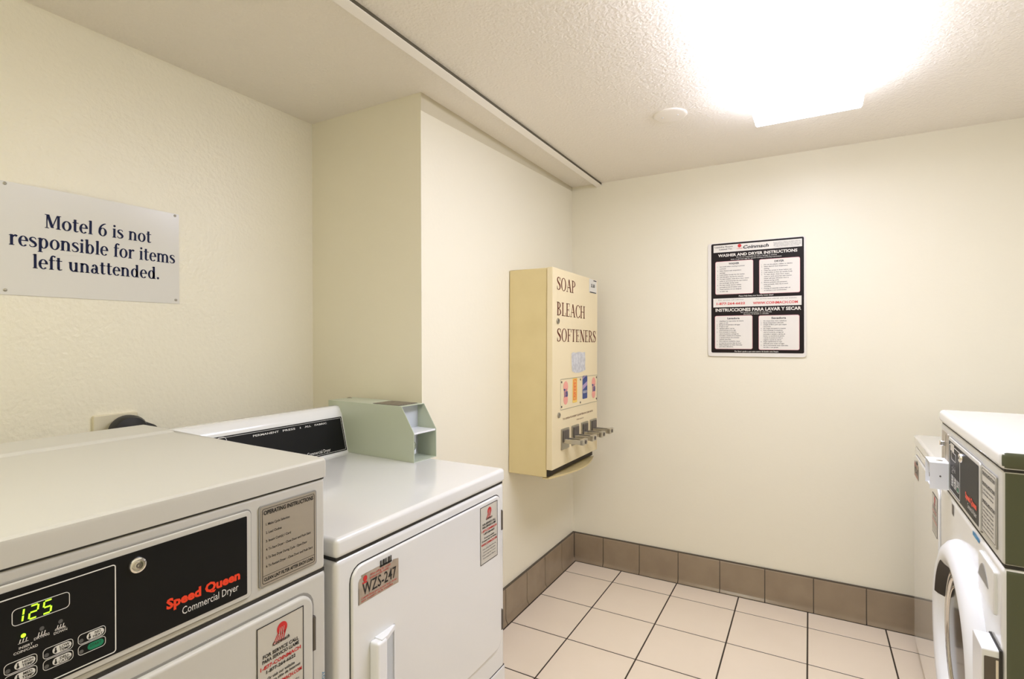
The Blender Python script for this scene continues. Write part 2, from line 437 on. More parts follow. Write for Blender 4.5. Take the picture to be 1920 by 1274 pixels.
for a, b2 in zip(xs, xs[1:]):
    if b2 > XR: b2 = XR - .003
    if b2 - a < .02: continue
    L = round(b2 - a - gj, 4)
    if L not in bt: bt[L] = base_tile_mesh(L)
    o = bpy.data.objects.new('base_tile', bt[L]); link(o, bb)
    o.location = (b2 - gj / 2, YB - .0002, 0); o.rotation_euler = (0, 0, math.pi)
ys = [1.512, 1.6765, 1.8862, 2.0959, 2.3053, 2.5108, 2.7246, YB - .012]
for a, b2 in zip(ys, ys[1:]):
    L = round(b2 - a - gj, 4)
    if L not in bt: bt[L] = base_tile_mesh(L)
    o = bpy.data.objects.new('base_tile', bt[L]); link(o, bl)
    o.location = (XL + .0002, b2 - gj / 2, 0); o.rotation_euler = (0, 0, -math.pi / 2)

# ------------------------------------------------------------------ ceiling light and cover disc
LW, LL, LD = .352, 1.22, .083
def ceiling_light(label, loc, rz, dm='diffuser'):
    lt = thing('ceiling_light', label, 'ceiling light', loc, rz)
    obj('mounting_pan', box(-LW / 2 - .001, LW / 2 + .001, -LL / 2, LL / 2, -.027, 0, .003, 1), 'fixture', lt)
    prof = [(-LW / 2, -.026), (-LW / 2 - .002, -.045), (-LW / 2 + .003, -LD + .007), (-LW / 2 + .008, -LD), (LW / 2 - .008, -LD), (LW / 2 - .003, -LD + .007), (LW / 2 + .002, -.045), (LW / 2, -.026)]
    b = BM(); loft(b, [[(p[0], -LL / 2 + .003, p[1]) for p in prof], [(p[0], LL / 2 - .003, p[1]) for p in prof]])
    obj('diffuser', b, dm, lt, label='glowing white diffuser', wn=False)
    for s in (-1, 1):
        y0 = s * (LL / 2 - .003)
        b = BM(); rbox(b, -LW / 2 - .003, LW / 2 + .003, min(y0, y0 + s * .004), max(y0, y0 + s * .004), -.030, 0)
        obj('end_cap', b, 'fixture', lt, smooth=False, wn=False)
    return lt
ceiling_light('long white fluorescent wraparound light glowing on the ceiling near the back wall', (-.018, 1.64, ZC), math.radians(-.9))
ceiling_light('added unseen fill light over the entrance end of the room', (-.72, -.60, ZC), 0, 'fill_diffuser')  # unseen fixture added as fill for the left side and camera-facing surfaces
dc = thing('ceiling_cover_disc', 'small round white cover plate on the ceiling beside the light', 'cover plate', (-.489, 2.165, ZC))
b = BM(); Fd = lambda a, c, d: Vector((a, c, -d))
lathe(b, [(.066, 0), (.066, .003), (.063, .0055), (.056, .0060), (.001, .0065)], Fd, 36)
obj('disc', b, 'ceil_disc', dc)
for s in (-1, 1):
    b = BM(); lathe(b, [(.0035, .006), (.0035, .0075), (.001, .008)], lambda a, c, d, s=s: Vector((a + s * .03, c, -d)), 10)
    obj('screw', b, 'fixture', dc)

# ------------------------------------------------------------------ signs on walls
Fs = frame((0, .5265, 1.438), (0, 1, 0), (0, 0, 1))   # a to the right along +Y, normal +X
sg = thing('wall_sign', 'white sheet sign with navy lettering screwed to the wall above the dryers', 'sign', (XA, 0, 0))
b = BM()
SW, SH = .4455, .2945
nx, ny = 14, 8
def bow(a, c):     # the sheet stands off the wall a little between its screws
    s = max(0, (c / SH - .45) / .55)
    return .002 + .007 * math.sin(math.pi * min(max((a - .01) / (SW - .02), 0), 1)) * s
V0 = [[b.verts.new(Fs(SW * i / nx, SH * j / ny, bow(SW * i / nx, SH * j / ny))) for i in range(nx + 1)] for j in range(ny + 1)]
V1 = [[b.verts.new(Fs(SW * i / nx, SH * j / ny, bow(SW * i / nx, SH * j / ny) - .0016)) for i in range(nx + 1)] for j in range(ny + 1)]
for j in range(ny):
    for i in range(nx):
        b.faces.new((V0[j][i], V0[j][i + 1], V0[j + 1][i + 1], V0[j + 1][i]))
        b.faces.new((V1[j][i], V1[j + 1][i], V1[j + 1][i + 1], V1[j][i + 1]))
for i in range(nx):
    b.faces.new((V0[0][i], V1[0][i], V1[0][i + 1], V0[0][i + 1])); b.faces.new((V0[ny][i], V0[ny][i + 1], V1[ny][i + 1], V1[ny][i]))
for j in range(ny):
    b.faces.new((V0[j][0], V0[j + 1][0], V1[j + 1][0], V1[j][0])); b.faces.new((V0[j][nx], V1[j][nx], V1[j + 1][nx], V0[j + 1][nx]))
obj('sheet', b, 'sign', sg, wn=False)
Fst = lambda a, c, d=0: Fs(a, c, bow(a, c) + d)
b = BM()
y0s, z0s = .5265, 1.438
put_serif(b, Fst, 'Motel 6 is not', .6195 - y0s, 1.6255 - z0s, .0375, .268, LOW)
put_serif(b, Fst, 'responsible for items', .5465 - y0s, 1.5690 - z0s, .0385, .413, LOW)
put_serif(b, Fst, 'left unattended.', .5945 - y0s, 1.5130 - z0s, .0370, .318, LOW)
ink('lettering', b, 'navy_ink', sg, 'navy serif lettering reading Motel 6 is not responsible for items left unattended.')
for (y, z) in ((.5396, 1.7262), (.5396, 1.450), (.959, 1.7262), (.961, 1.450)):
    b = BM(); lathe(b, [(.0042, 0), (.0042, .0012), (.0025, .0022), (.0005, .0024)], lambda a, c, d, y=y, z=z: Fst(y - y0s + a, z - z0s + c, d), 10)
    obj('screw', b, 'darksteel', sg)

ps = thing('instruction_poster', 'black and white washer and dryer instruction sign on the back wall', 'sign', (0, YB, 0))
Fp = lambda a, c, d=0: Vector((a, -.0012 - d - (1.82 - c) * .006, c))      # leans out slightly at its foot
b = BM(); prism(b, rrect(-.4645, -.0145, 1.2235, 1.8125, .014), Fp, 0, .003)
obj('board', b, 'poster_white', ps, smooth=False, wn=False)
b = BM(); flat_rect(b, Fp, -.4475, -.0235, 1.2425, 1.8085, .0033, .007); ink('black_field', b, 'poster_black', ps)
b = BM()
for (a0, a1, c0, c1) in ((-.4275, -.2475, 1.5440, 1.7150), (-.2200, -.0400, 1.5400, 1.7125), (-.4300, -.2510, 1.2615, 1.4335), (-.2230, -.0430, 1.2585, 1.4310)):
    flat_rect(b, Fp, a0, a1, c0, c1, .0036, .008)
ink('box_outline', b, 'poster_pink', ps, fine=True)
b = BM()
for (a0, a1, c0, c1) in ((-.4258, -.2492, 1.5457, 1.7133), (-.2183, -.0417, 1.5417, 1.7108), (-.4283, -.2527, 1.2632, 1.4318), (-.2213, -.0447, 1.2602, 1.4293)):
    flat_rect(b, Fp, a0, a1, c0, c1, .0039, .007)
flat_rect(b, Fp, -.4360, -.0315, 1.7625, 1.8000, .0036)
flat_rect(b, Fp, -.4375, -.0340, 1.4780, 1.5235, .0036)
ink('white_panels', b, 'poster_white', ps, fine=True)
b = BM()
put_text(b, Fp, 'WASHER AND DRYER INSTRUCTIONS', -.4133, 1.7390, .0135, .362, bold=.03, d=.0040)
put_text(b, Fp, 'INSTRUCCIONES PARA LAVAR Y SECAR', -.4265, 1.4555, .0150, .391, bold=.03, d=.0040)
put_text(b, Fp, 'We are not responsible for loss or damage to clothing', -.234, 1.7295, .0048, .186, 'C', .01, .0040)
put_text(b, Fp, 'Refer to garment tags for special washing and drying instructions', -.236, 1.7205, .0048, .232, 'C', .01, .0040)
put_text(b, Fp, 'Please help keep your laundry room clean!', -.2355, 1.5300, .0062, .158, 'C', .015, .0040)
put_text(b, Fp, 'No somos responsables de ropa perdida', -.2350, 1.4465, .0048, .142, 'C', .01, .0040)
put_text(b, Fp, 'durante el lavado o secado', -.2350, 1.4380, .0048, .116, 'C', .01, .0040)
put_text(b, Fp, 'Por favor ayude a que este cuarto de lavado este limpio', -.2345, 1.2475, .0062, .20, 'C', .015, .0040)
ink('white_lettering', b, 'poster_white', ps, 'white headings in English and Spanish', True)
b = BM()
put_text(b, Fp, 'Laundry Room', -.4300, 1.7865, .0075, .087, bold=.01, d=.0042)
put_text(b, Fp, 'Leased To:', -.4080, 1.7740, .0075, .062, bold=.01, d=.0042)
put_text(b, Fp, 'Coinmach', -.2960, 1.7735, .0155, .118, bold=.03, d=.0042, shear=.25)
for k, s in enumerate(('If you need to report a problem with this', 'equipment please call the number below and', 'give the machine number, its location and', 'a short description of the trouble')):
    put_text(b, Fp, s, -.096, 1.7900 - .0068 * k, .0042, .118 - .012 * (k == 3), 'C', d=.0042)
put_text(b, Fp, 'For service call toll free', -.352, 1.5125, .0045, .12, 'C', d=.0042)
put_text(b, Fp, 'For service and refunds visit our website', -.145, 1.5125, .0045, .18, 'C', d=.0042)
def block(title, a, c, tw, lines, th=.0090, lh=.0050, step=.0085, indent=.012):
    put_text(b, Fp, title, a + .088, c - .0165, th, tw, 'C', .03, .0042)
    y = c - .0285
    for s in lines:
        num = ''
        if s[0].isdigit(): num, s = s[0] + '.', s[2:]
        if num: put_text(b, Fp, num, a + .008, y, lh, d=.0042)
        put_text(b, Fp, s, a + .008 + indent, y, lh, len(s) * .0033, bold=.02, d=.0042)
        y -= step
W1 = ['1 Sort loads before washing to prevent', 'overloads', '2 Select desired wash temperature', 'settings', '3 Load clothes loosely into the washer', '4 Add detergent. See box for amounts', '5 To start washer, close lid or door, insert', 'coins or card and press the start button', '(no exchanges during cycle)', '6 For best results remove clothes', 'promptly at end of washer cycle', '7 These machines are not designed', 'to wash rugs']
W2 = ['1 Do not dry plastic, rubber or elastics', '2 Select desired dryer temperature', 'setting', '3 Clean lint screen in dryer before use', '4 Load clothes so they can tumble freely', '5 To start dryer, close door, insert', 'coins or card, and press start button', '(dryer will stop whenever door is', 'opened during cycle)', '6 Remove synthetics and permanent', 'press promptly when dry to avoid', 'wrinkling', '7 Drying of materials soiled with oil', 'or solvents is not recommended']
W3 = ['1 Clasifique la ropa antes de lavarla', 'segun su tela', '2 Escoja la temperatura del agua', '3 Ponga su ropa', '4 Agregue jabon. Lea las', 'instrucciones en la caja', '5 Para comenzar la maquina,', 'cierre la puerta y ponga las', 'monedas o tarjeta en la maquina', 'y oprima el boton de comenzar', 'cuando este listo', '6 Para mejores resultados, saque', 'la ropa tan pronto deje de lavar', '7 Estas maquinas no estan disenadas', 'para lavar alfombras']
W4 = ['1 No seque lana, hule o plasticos', '2 Escoja temperatura adecuada', '3 Limpie el filtro para que seque', 'mas pronto', '4 No cargue demasiado la maquina', '5 Para comenzar la secadora,', 'cierre la puerta, ponga las', 'monedas o tarjeta y oprima el', 'boton. La secadora se parara', 'cuando la puerta se abra y', 'seguira cuando la cierre', '6 Saque rapidamente la ropa', 'delicada para evitar arrugas', '7 No se recomienda secar materiales', 'de hule o con grasas']
block('WASHER', -.4258, 1.7133, .050, W1, step=.0106)
block('DRYER', -.2183, 1.7108, .042, W2, step=.0099)
block('Lavadora', -.4283, 1.4318, .058, W3, step=.0094)
block('Secadora', -.2213, 1.4293, .064, W4, step=.0094)
ink('black_lettering', b, 'black_ink', ps, 'small black instruction text', True)
b = BM()
put_text(b, Fp, '1-877-264-6622', -.4215, 1.4905, .0110, .136, bold=.03, d=.0042)
put_text(b, Fp, 'WWW.COINMACH.COM', -.2490, 1.4885, .0115, .199, bold=.03, d=.0042)
ink('red_lettering', b, 'red_ink', ps, 'red telephone number and web address', True)
b = BM(); flat_disc(b, Fp, -.3110, 1.7900, .0088, .0092, .0042)
put_text(b, Fp, 'Coinmach', -.3110, 1.7740, .0045, .026, 'C', .02, .0042)
ink('logo', b, 'red_ink', ps, 'small red round emblem')

# ------------------------------------------------------------------ outlet and plug behind the tall dryer
ou = thing('wall_outlet', 'ivory dryer outlet plate with black plug on the wall behind the dryers', 'outlet', (XA, 0, 0))
Fo = frame((0, .785, 1.04), (0, 1, 0), (0, 0, 1))
b = BM(); rplate(b, Fo, -.0575, .0575, -.0575, .0585, .004, 0, .012, .003); obj('plate', b, 'outlet', ou)
b = BM(); lathe(b, [(.036, .012), (.036, .026), (.030, .030), (.001, .030)], lambda a, c, d: Fo(a + .012, c - .005, d), 24); obj('receptacle', b, 'rubber', ou)
pl = thing('power_plug', 'black round dryer plug pushed into the ivory outlet', 'plug', (XA, 0, 0))
b = BM(); lathe(b, [(.044, .0305), (.050, .036), (.050, .055), (.044, .066), (.020, .070), (.001, .070)], lambda a, c, d: Fo(a + .016, c * .98 + .006, d), 28)
obj('plug_body', b, 'rubber', pl)
b = BM(); rplate(b, lambda a, c, d: Fo(a, c - .5 * max(0, a - .02), d), .02, .095, .014, .050, .012, .0315, .060, .008); obj('cord_grip', b, 'rubber', pl)
b = BM(); tube(b, [Fo(.085, -.01, .045), Fo(.10, -.06, .04), Fo(.095, -.16, .035), Fo(.07, -.35, .03), Fo(.05, -.6, .025)], .0075); obj('cord', b, 'rubber', pl)

# ------------------------------------------------------------------ soap dispenser
sd = thing('soap_dispenser', 'cream yellow coin-operated soap, bleach and softener dispenser on the wall', 'dispenser', (XL + .002, 2.14, .69))
sd.rotation_euler = (math.radians(-.9), 0, 0)
# local: x out of the wall, y to the right, z up from the bottom
DX, DF, DW, DH = .196, .227, .566, .953
b = BM(); rbox(b, 0, DX, 0, DW, 0, DH - .002, .003, 1); obj('cabinet', b, 'soap', sd)
dr = obj('door', box(DX + .0012, DF, -.004, DW + .003, .036, DH, .0035, 2), 'soap_door', sd, label='pale yellow front door')
obj('chute_back', box(DX - .03, DX + .006, .004, DW - .004, .004, .034), 'dark_in', sd, smooth=False, wn=False, label='dark delivery opening')
def FD(y, z, x=0): return Vector((DF + x, y - 2.14 + .004, z - .69))
for wd_, a_ in (('SOAP', (2.1735, 1.5440, .0600, .222)), ('BLEACH', (2.1735, 1.4260, .0625, .350)), ('SOFTENERS', (2.1765, 1.3060, .0610, .505))):
    b = BM(); put_serif(b, FD, wd_, *a_, UPP)
    ink('lettering', b, 'brown_ink', sd, 'dark red lettering reading ' + wd_)
b = BM()
put_text(b, FD, 'TO OPERATE INSERT QUARTERS IN COIN SLIDE', 2.245, .9385, .0085, .392, bold=.01)
put_text(b, FD, 'PUSH SLIDE IN', 2.415, .9180, .006, .09)
ink('instruction_line', b, 'brown_ink', sd, fine=True)
for (y, z) in ((2.186, 1.3997), (2.200, .9666)):
    b = BM(); lathe(b, [(.013, 0), (.013, .004), (.010, .006), (.010, .003), (.001, .003)], lambda a, c, d, y=y, z=z: FD(y + a, z + c, d), 20)
    obj('door_lock', b, 'darksteel', sd)
wt = BM(); flat_rect(wt, FD, 2.580, 2.690, 1.567, 1.640, .0006); ws = ink('price_sticker', wt, 'paper', sd, 'small white sticker')
b = BM(); put_text(b, FD, '$1.00', 2.605, 1.598, .017, .055, bold=.03, d=.0010); flat_rect(b, FD, 2.59, 2.68, 1.568, 1.573, .0010); flat_rect(b, FD, 2.64, 2.685, 1.632, 1.637, .0010)
ink('sticker_print', b, 'black_ink', ws)
b = BM(); flat_poly(b, FD, [(2.347, 1.250), (2.37, 1.2555), (2.40, 1.252), (2.44, 1.257), (2.49, 1.2535), (2.522, 1.255), (2.528, 1.22), (2.524, 1.19), (2.531, 1.165), (2.50, 1.158), (2.44, 1.152), (2.39, 1.154), (2.355, 1.163), (2.349, 1.2)], .0006)
ink('torn_label', b, 'grey_paper', sd, 'torn grey paper label')
b = BM(); rim(b, FD, 2.2195, 2.7005, .9870, 1.1310, .003, .0022, 0, .0008); obj('panel_outline', b, 'darksteel', sd, smooth=False, wn=False)
for y in (2.232, 2.462, 2.690):
    for z in (1.117, 1.002):
        b = BM(); lathe(b, [(.0055, 0), (.0050, .0018), (.0005, .0025)], lambda a, c, d, y=y, z=z: FD(y + a, z + c, d), 8); obj('rivet', b, 'hinge', sd)
def card(y0, y1, z0, z1, m, label):
    b = BM(); flat_rect(b, FD, y0, y1, z0, z1, .0007, .006); return ink('product_card', b, m, sd, label)
for yc in (2.279, 2.648):
    b = BM(); flat_disc(b, FD, yc, 1.092, .028, .027, .0007, 18); flat_disc(b, FD, yc, 1.032, .026, .024, .0007, 18); flat_disc(b, FD, yc, 1.062, .020, .03, .0008, 14)
    c = ink('product_card', b, 'pink_ink', sd, 'pink detergent card')
    b = BM(); put_text(b, FD, 'Tide', yc, 1.046, .036, .048, 'C', .035, .0013); ink('brand_lettering', b, 'deepblue', c)
c = card(2.361, 2.421, 1.008, 1.128, 'yellow_ink', 'yellow dryer sheet card')
b = BM(); flat_rect(b, FD, 2.371, 2.410, 1.02, 1.122, .0009); ink('card_stripe', b, 'orange_ink', c)
b = BM()
for k, s in enumerate('BOUNCE'): put_text(b, FD, s, 2.391, 1.1065 - .0165 * k, .011, .022, 'C', .03, .0013)
ink('brand_lettering', b, 'yellow_ink', c)
c = card(2.490, 2.556, 1.016, 1.134, 'deepblue', 'blue bleach card')
b = BM(); flat_poly(b, FD, [(2.491, 1.085), (2.555, 1.105), (2.555, 1.085), (2.491, 1.062)], .0010); flat_poly(b, FD, [(2.491, 1.125), (2.52, 1.133), (2.535, 1.133), (2.491, 1.115)], .0010); ink('card_stripe', b, 'mauve', c)
b = BM(); put_text(b, FD, 'BLEACH', 2.523, 1.046, .012, .052, 'C', .02, .0013); ink('brand_lettering', b, 'white_ink', c)
for k in range(4):
    yc = 2.2685 + .1232 * k
    b = BM(); rplate(b, FD, yc - .043, yc + .043, .802, .8985, .004, 0, .007, .002)
    cp = obj('coin_plate', b, 'darksteel', sd)
    b = BM(); rplate(b, FD, yc - .030, yc + .030, .838, .890, .004, .007, .012, .002); flat_rect(b, FD, yc - .006, yc + .006, .85, .885, .0125)
    obj('coin_guide', b, 'hinge', cp)
    b = BM()
    rbox(b, DF + .004, DF + .100, yc - 2.136 - .026, yc - 2.136 + .026, .838 - .69, .842 - .69, .001, 1)
    for s in (-1, 1): rbox(b, DF + .004, DF + .100, yc - 2.136 + s * .024 - .003, yc - 2.136 + s * .024 + .003, .832 - .69, .852 - .69, .001, 1)
    rbox(b, DF + .088, DF + .106, yc - 2.136 - .027, yc - 2.136 + .027, .830 - .69, .858 - .69, .003, 2)
    obj('coin_slide', b, 'steel', cp)
    b = BM(); lathe(b, [(.009, .1065), (.009, .108), (.006, .1085), (.006, .107), (.001, .107)], lambda a, c, d, yc=yc: FD(yc + a, .844 + c, d), 14); obj('coin_slot', b, 'hinge', cp)
# curved delivery tray lip at the foot of the door
b = BM()
outer = [(DX - .02, 0)] + [(DX + .012 + .052 * math.sin(math.pi * t / 14), DW * t / 14) for t in range(15)] + [(DX - .02, DW)]
loft(b, [[(p[0], p[1], -.006 + .002 * 0) for p in outer], [(p[0], p[1], -.003) for p in outer]])
tr = obj('delivery_tray', b, 'soap', sd, smooth=False, wn=False)
b = BM()
o2 = outer[1:-1]
loft(b, [[(p[0], p[1], -.006), ] + [(p[0] + .002, p[1], .003 - .002 * math.sin(math.pi * i / 14)), (p[0] + .0002, p[1], .003 - .002 * math.sin(math.pi * i / 14)), (p[0] - .001, p[1], -.004)] for i, p in enumerate(o2)])
obj('tray_lip', b, 'soap', tr, smooth=False, wn=False)

# ------------------------------------------------------------------ laundry machines
def emblem(bm, F, a, c, r):
    """round emblem with trailing stripes"""
    flat_disc(bm, F, a, c, r, r * 1.05, .0012, 22)
    for k in range(5):
        x = a - r * .85 + r * .36 * k
        flat_poly(bm, F, [(x, c - r * .55), (x + r * .20, c - r * .6), (x - r * 1.0 + r * .12 * k + .18 * r, c - r * 2.15), (x - r * 1.0 + r * .12 * k, c - r * 2.15)], .0012)
def emblem_cut(bm, F, a, c, r):
    for k in range(3):
        x = a - r * .45 + r * .38 * k
        flat_poly(bm, F, [(x, c + r * .25), (x + r * .09, c + r * .25), (x - r * .1, c - r * .95), (x - r * .22, c - r * .95)], .0016)
def service_sticker(root, F, a0, a1, c0, c1, name='service_sticker', border='black_ink'):
    b = BM(); flat_rect(b, F, a0, a1, c0, c1, .0006); st = ink(name, b, 'sticker', root, 'service call sticker')
    wd, ht = a1 - a0, c1 - c0; ac = (a0 + a1) / 2
    b = BM()
    e = .0018
    for r in ((a0, a1, c1 - e, c1), (a0, a1, c0, c0 + e), (a0, a0 + e, c0, c1), (a1 - e, a1, c0, c1)): flat_rect(b, F, *r, .0010)
    put_text(b, F, 'FOR SERVICE CALL', ac, c1 - .335 * ht, .034 * ht * 1.0, wd * .76, 'C', .03, .0012)
    put_text(b, F, 'PARA SERVICIO LLAME', ac, c1 - .385 * ht, .034 * ht, wd * .78, 'C', .03, .0012)
    put_text(b, F, '1-877-264-6622', ac, c1 - .50 * ht, .032 * ht, wd * .62, 'C', .03, .0012)
    put_text(b, F, 'Or visit our website', ac, c1 - .572 * ht, .030 * ht, wd * .58, 'C', .02, .0012)
    put_text(b, F, 'O nuestro sitio de Internet', ac, c1 - .617 * ht, .030 * ht, wd * .84, 'C', .02, .0012)
    for k, s in enumerate(('When calling please have the', 'machine number ready and tell', 'Al llamar tenga listo el numero', 'de la maquina y diga su')):
        put_text(b, F, s, ac, c1 - (.755 + .052 * k) * ht, .022 * ht, wd * (.7 if k % 2 else .78), 'C', 0, .0012)
    put_text(b, F, 'Coinmach', ac, c1 - .255 * ht, .036 * ht, wd * .36, 'C', .03, .0014)
    ink('black_lettering', b, border, st, fine=True)
    b = BM()
    emblem(b, F, ac + .02 * wd, c1 - .118 * ht, .105 * wd * 1.05)
    put_text(b, F, '1-877-COINMACH', ac, c1 - .448 * ht, .036 * ht, wd * .86, 'C', .03, .0012)
    put_text(b, F, 'WWW.COINMACH.COM', ac, c1 - .682 * ht, .036 * ht, wd * .90, 'C', .03, .0012)
    ink('red_lettering', b, 'red_ink', st, fine=True)
    b = BM(); emblem_cut(b, F, ac + .02 * wd, c1 - .118 * ht, .105 * wd * 1.05); ink('emblem_cuts', b, 'sticker', st, fine=True)
    return st
def hinges(root, y, zs):
    for (z0, z1) in zs:
        h = obj('hinge', box(-.004, .0065, y - .0035, y + .0035, z0, z1, .0008, 1), 'hinge', root)
        b = BM(); tube(b, [(.006, y, z0 + .002), (.006, y, z1 - .002)], .0032, 8); obj('hinge_pin', b, 'hinge', h)
def dryer_cabinet(root, W, D, z0, z1, m, r=.009):
    return obj('cabinet', box(-D, 0, 0, W, z0, z1, r, 3), m, root)
def feet(root, W, D):
    for x in (-.06, -D + .06):
        for y in (.06, W - .06):
            b = BM(); lathe(b, [(.018, 0), (.018, .010), (.008, .012), (.008, .04)], lambda a, c, d, x=x, y=y: Vector((x + a, y + c, d)), 14); obj('foot', b, 'rubber', root)
def seg_digit(bm, F, a, c, w, h, segs, d=.0012, lean=.12, t=.0018):
    P = {'a': (0, h, w, h), 'b': (w, h / 2, w, h), 'c': (w, 0, w, h / 2), 'd': (0, 0, w, 0), 'e': (0, 0, 0, h / 2), 'f': (0, h / 2, 0, h), 'g': (0, h / 2, w, h / 2)}
    for s in segs:
        x0, y0, x1, y1 = P[s]
        if x0 == x1: pts = [(x0 - t / 2, y0 + t * .4), (x0 + t / 2, y0 + t * .4), (x0 + t / 2, y1 - t * .4), (x0 - t / 2, y1 - t * .4)]
        else: pts = [(x0 + t * .4, y0 - t / 2), (x1 - t * .4, y0 - t / 2), (x1 - t * .4, y0 + t / 2), (x0 + t * .4, y0 + t / 2)]
        flat_poly(bm, F, [(a + p[0] + lean * p[1], c + p[1]) for p in pts], d)

def front_controls(root, W, dz, kind, seam=True):
    """control fascia shared by the tall dryer and the front-loading washer; z given for the dryer, dz lifts it"""
    zb, zt = .8600 + dz, 1.0415 + dz
    F = lambda y, z, x=0: Vector((x, y, z + dz))
    fascia = obj('control_fascia', box(-.10, -.0015, .001, W - .002, zb, zt, .007, 3), 'plastic', root)
    y0, y1 = .166, .513
    b = BM(); rplate(b, F, y0 - .011, y1 + .011, .8715, 1.0265, .010, -.0015, .0010, .0010, 2); obj('panel_groove', b, 'greyseam', root)
    b = BM(); rplate(b, F, y0 - .0085, y1 + .0085, .8740, 1.0240, .008, 0, .0042, .002, 2); obj('panel_bezel', b, 'plastic', root)
    b = BM(); flat_rect(b, F, y0, y1, .8820, 1.0160, .0047, .002)
    pn = ink('black_panel', b, 'black', root, 'black control overlay')
    G = lambda y, z, x=0: F(y, z, .0047 + x)
    b = BM()
    rim(b, G, .178, .3165, .8850, 1.0075, .004, .0013, .0001, .0006)
    rim(b, G, .2065, .2640, .9712, .9920, .005, .0007, .0001, .0006)
    cols = (.199, .2360, .2725)
    for ci, ya in enumerate(cols):
        for z0 in ((.9155, .9290), (.9010, .9145)):
            rim(b, G, ya, ya + .0315, z0[0], z0[1], .0045, .0006, .0001, .0005)
    for s, yy, z in (('INSERT', .2195, .9412), ('COIN/CARD', .2195, .9365), ('DRYING', .2350, .9453), ('COOL', .2540, .9465), ('DOWN', .2540, .9425)):
        put_text(b, G, s, yy, z, .0029, None, 'C', .01, .0007)
    for yy in (.2170, .2350, .2540):
        for q in range(3): flat_poly(b, G, [(yy - .004 + q * .003, .9490), (yy - .003 + q * .003, .9490), (yy - .002 + q * .003, .9530), (yy - .003 + q * .003, .9530)], .0007)
        flat_rect(b, G, yy - .005, yy + .005, .9480, .9486, .0007)
    put_text(b, G, 'Commercial ' + ('Dryer' if kind == 'dryer' else 'Washer'), .4050, .8958, .0115, .0915, bold=0, d=.0007)
    ink('white_print', b, 'white_ink', pn, fine=True)
    b = BM(); put_text(b, G, 'Speed Queen', .3820, .9140, .0138, .1175, bold=.045, d=.0009); ink('maker_lettering', b, 'sq_red', pn, 'red-orange maker name Speed Queen')
    names = [('HIGH', 'TEMP'), ('MED', 'TEMP'), ('LOW', 'TEMP'), ('DELI-', 'CATES'), ('NO', 'HEAT'), ('START', '')]
    if kind != 'dryer': names = [('HOT', ''), ('WARM', ''), ('COLD', ''), ('DELI-', 'CATES'), ('PERM', 'PRESS'), ('START', '')]
    b = BM(); k = 0; bt = BM()
    for ci, ya in enumerate(cols):
        for ri, z0 in enumerate((.9155, .9010)):
            n = names[k]; k += 1
            if n[0] == 'START':
                g2 = BM(); flat_rect(g2, G, ya + .0105, ya + .0290, z0 + .0022, z0 + .0115, .0007, .0045); ink('start_button', g2, 'green_btn', pn, 'green START button')
                put_text(bt, G, 'START', ya + .0197, z0 + .0062, .0032, .0130, 'C', 0, .0010)
                continue
            g2 = BM(); flat_rect(g2, G, ya + .0095, ya + .0295, z0 + .0018, z0 + .0117, .0007, .0048); ink('button', g2, 'white_ink', pn)
            flat_disc(bt, G, ya + .0128, z0 + .0050, .0015, .0018, .0010, 8); flat_rect(bt, G, ya + .0121, ya + .0135, z0 + .0055, z0 + .0100, .0010)
            if n[1]:
                put_text(bt, G, n[0], ya + .0222, z0 + .0073, .0031, None, 'C', .02, .0010); put_text(bt, G, n[1], ya + .0222, z0 + .0030, .0031, None, 'C', .02, .0010)
            else: put_text(bt, G, n[0], ya + .0222, z0 + .0051, .0034, None, 'C', .02, .0010)
    b.free(); ink('button_lettering', bt, 'black_ink', pn, fine=True)
    for (yy, zz) in [(ya + .0035, z0 + .0050) for ya in cols for z0 in (.9155, .9010)] + [(.2350, .9568), (.2540, .9568)]:
        b = BM(); flat_disc(b, G, yy, zz, .0025, .0027, .0009, 12); ink('indicator_lamp', b, 'led_off', pn)
    if kind == 'dryer':
        b = BM()
        seg_digit(b, G, .2085, .9742, .0075, .0155, 'bc'); seg_digit(b, G, .2222, .9742, .0078, .0155, 'abged'); seg_digit(b, G, .2358, .9742, .0078, .0155, 'afgcd')
        flat_disc(b, G, .2170, .9568, .0025, .0026, .0012, 12)
        ink('display_digits', b, 'led_green', pn, 'lit green display reading 125')
    else:
        b = BM(); flat_rect(b, G, .196, .245, .994, 1.014, .0008); ink('display_window', b, 'sticker', pn)
    ly, lz = (.3425, .9966) if kind == 'dryer' else (.338, .9990)
    b = BM(); lathe(b, [(.0118, 0), (.0118, .003), (.0105, .0055), (.0085, .006), (.0075, .004), (.0060, .004), (.0058, .0065), (.001, .0068)], lambda a, c, d: G(ly + a, lz + c, d), 28)
    lk = obj('key_lock', b, 'chrome', pn)
    b = BM(); lathe(b, [(.0034, .0068), (.0034, .0075), (.0020, .0075), (.0020, .0066)], lambda a, c, d: G(ly + a, lz + c, d), 16, caps=(False, False)); obj('key_slot', b, 'hinge', lk)
    # instruction plate
    pa0, pa1 = (.5410, .6600) if kind == 'dryer' else (.5240, .6410)
    b = BM(); rplate(b, F, pa0 - .003, pa1 + .003, .8775, 1.0235, .005, -.0015, .0008, .0008, 2); obj('plate_recess', b, 'greyseam', root)
    b = BM(); rplate(b, F, pa0, pa1, .8800, 1.0210, .004, 0, .0014, 0); ip = obj('instruction_plate', b, 'plate' if kind == 'dryer' else 'sticker', root, 'operating instruction plate', smooth=False, wn=False)
    P = lambda y, z, x=0: F(y, z, .0014 + x)
    b = BM()
    rim(b, P, pa0 + .003, pa1 - .003, .8835, 1.0175, .004, .0008, .0001, .0004)
    pw = pa1 - pa0
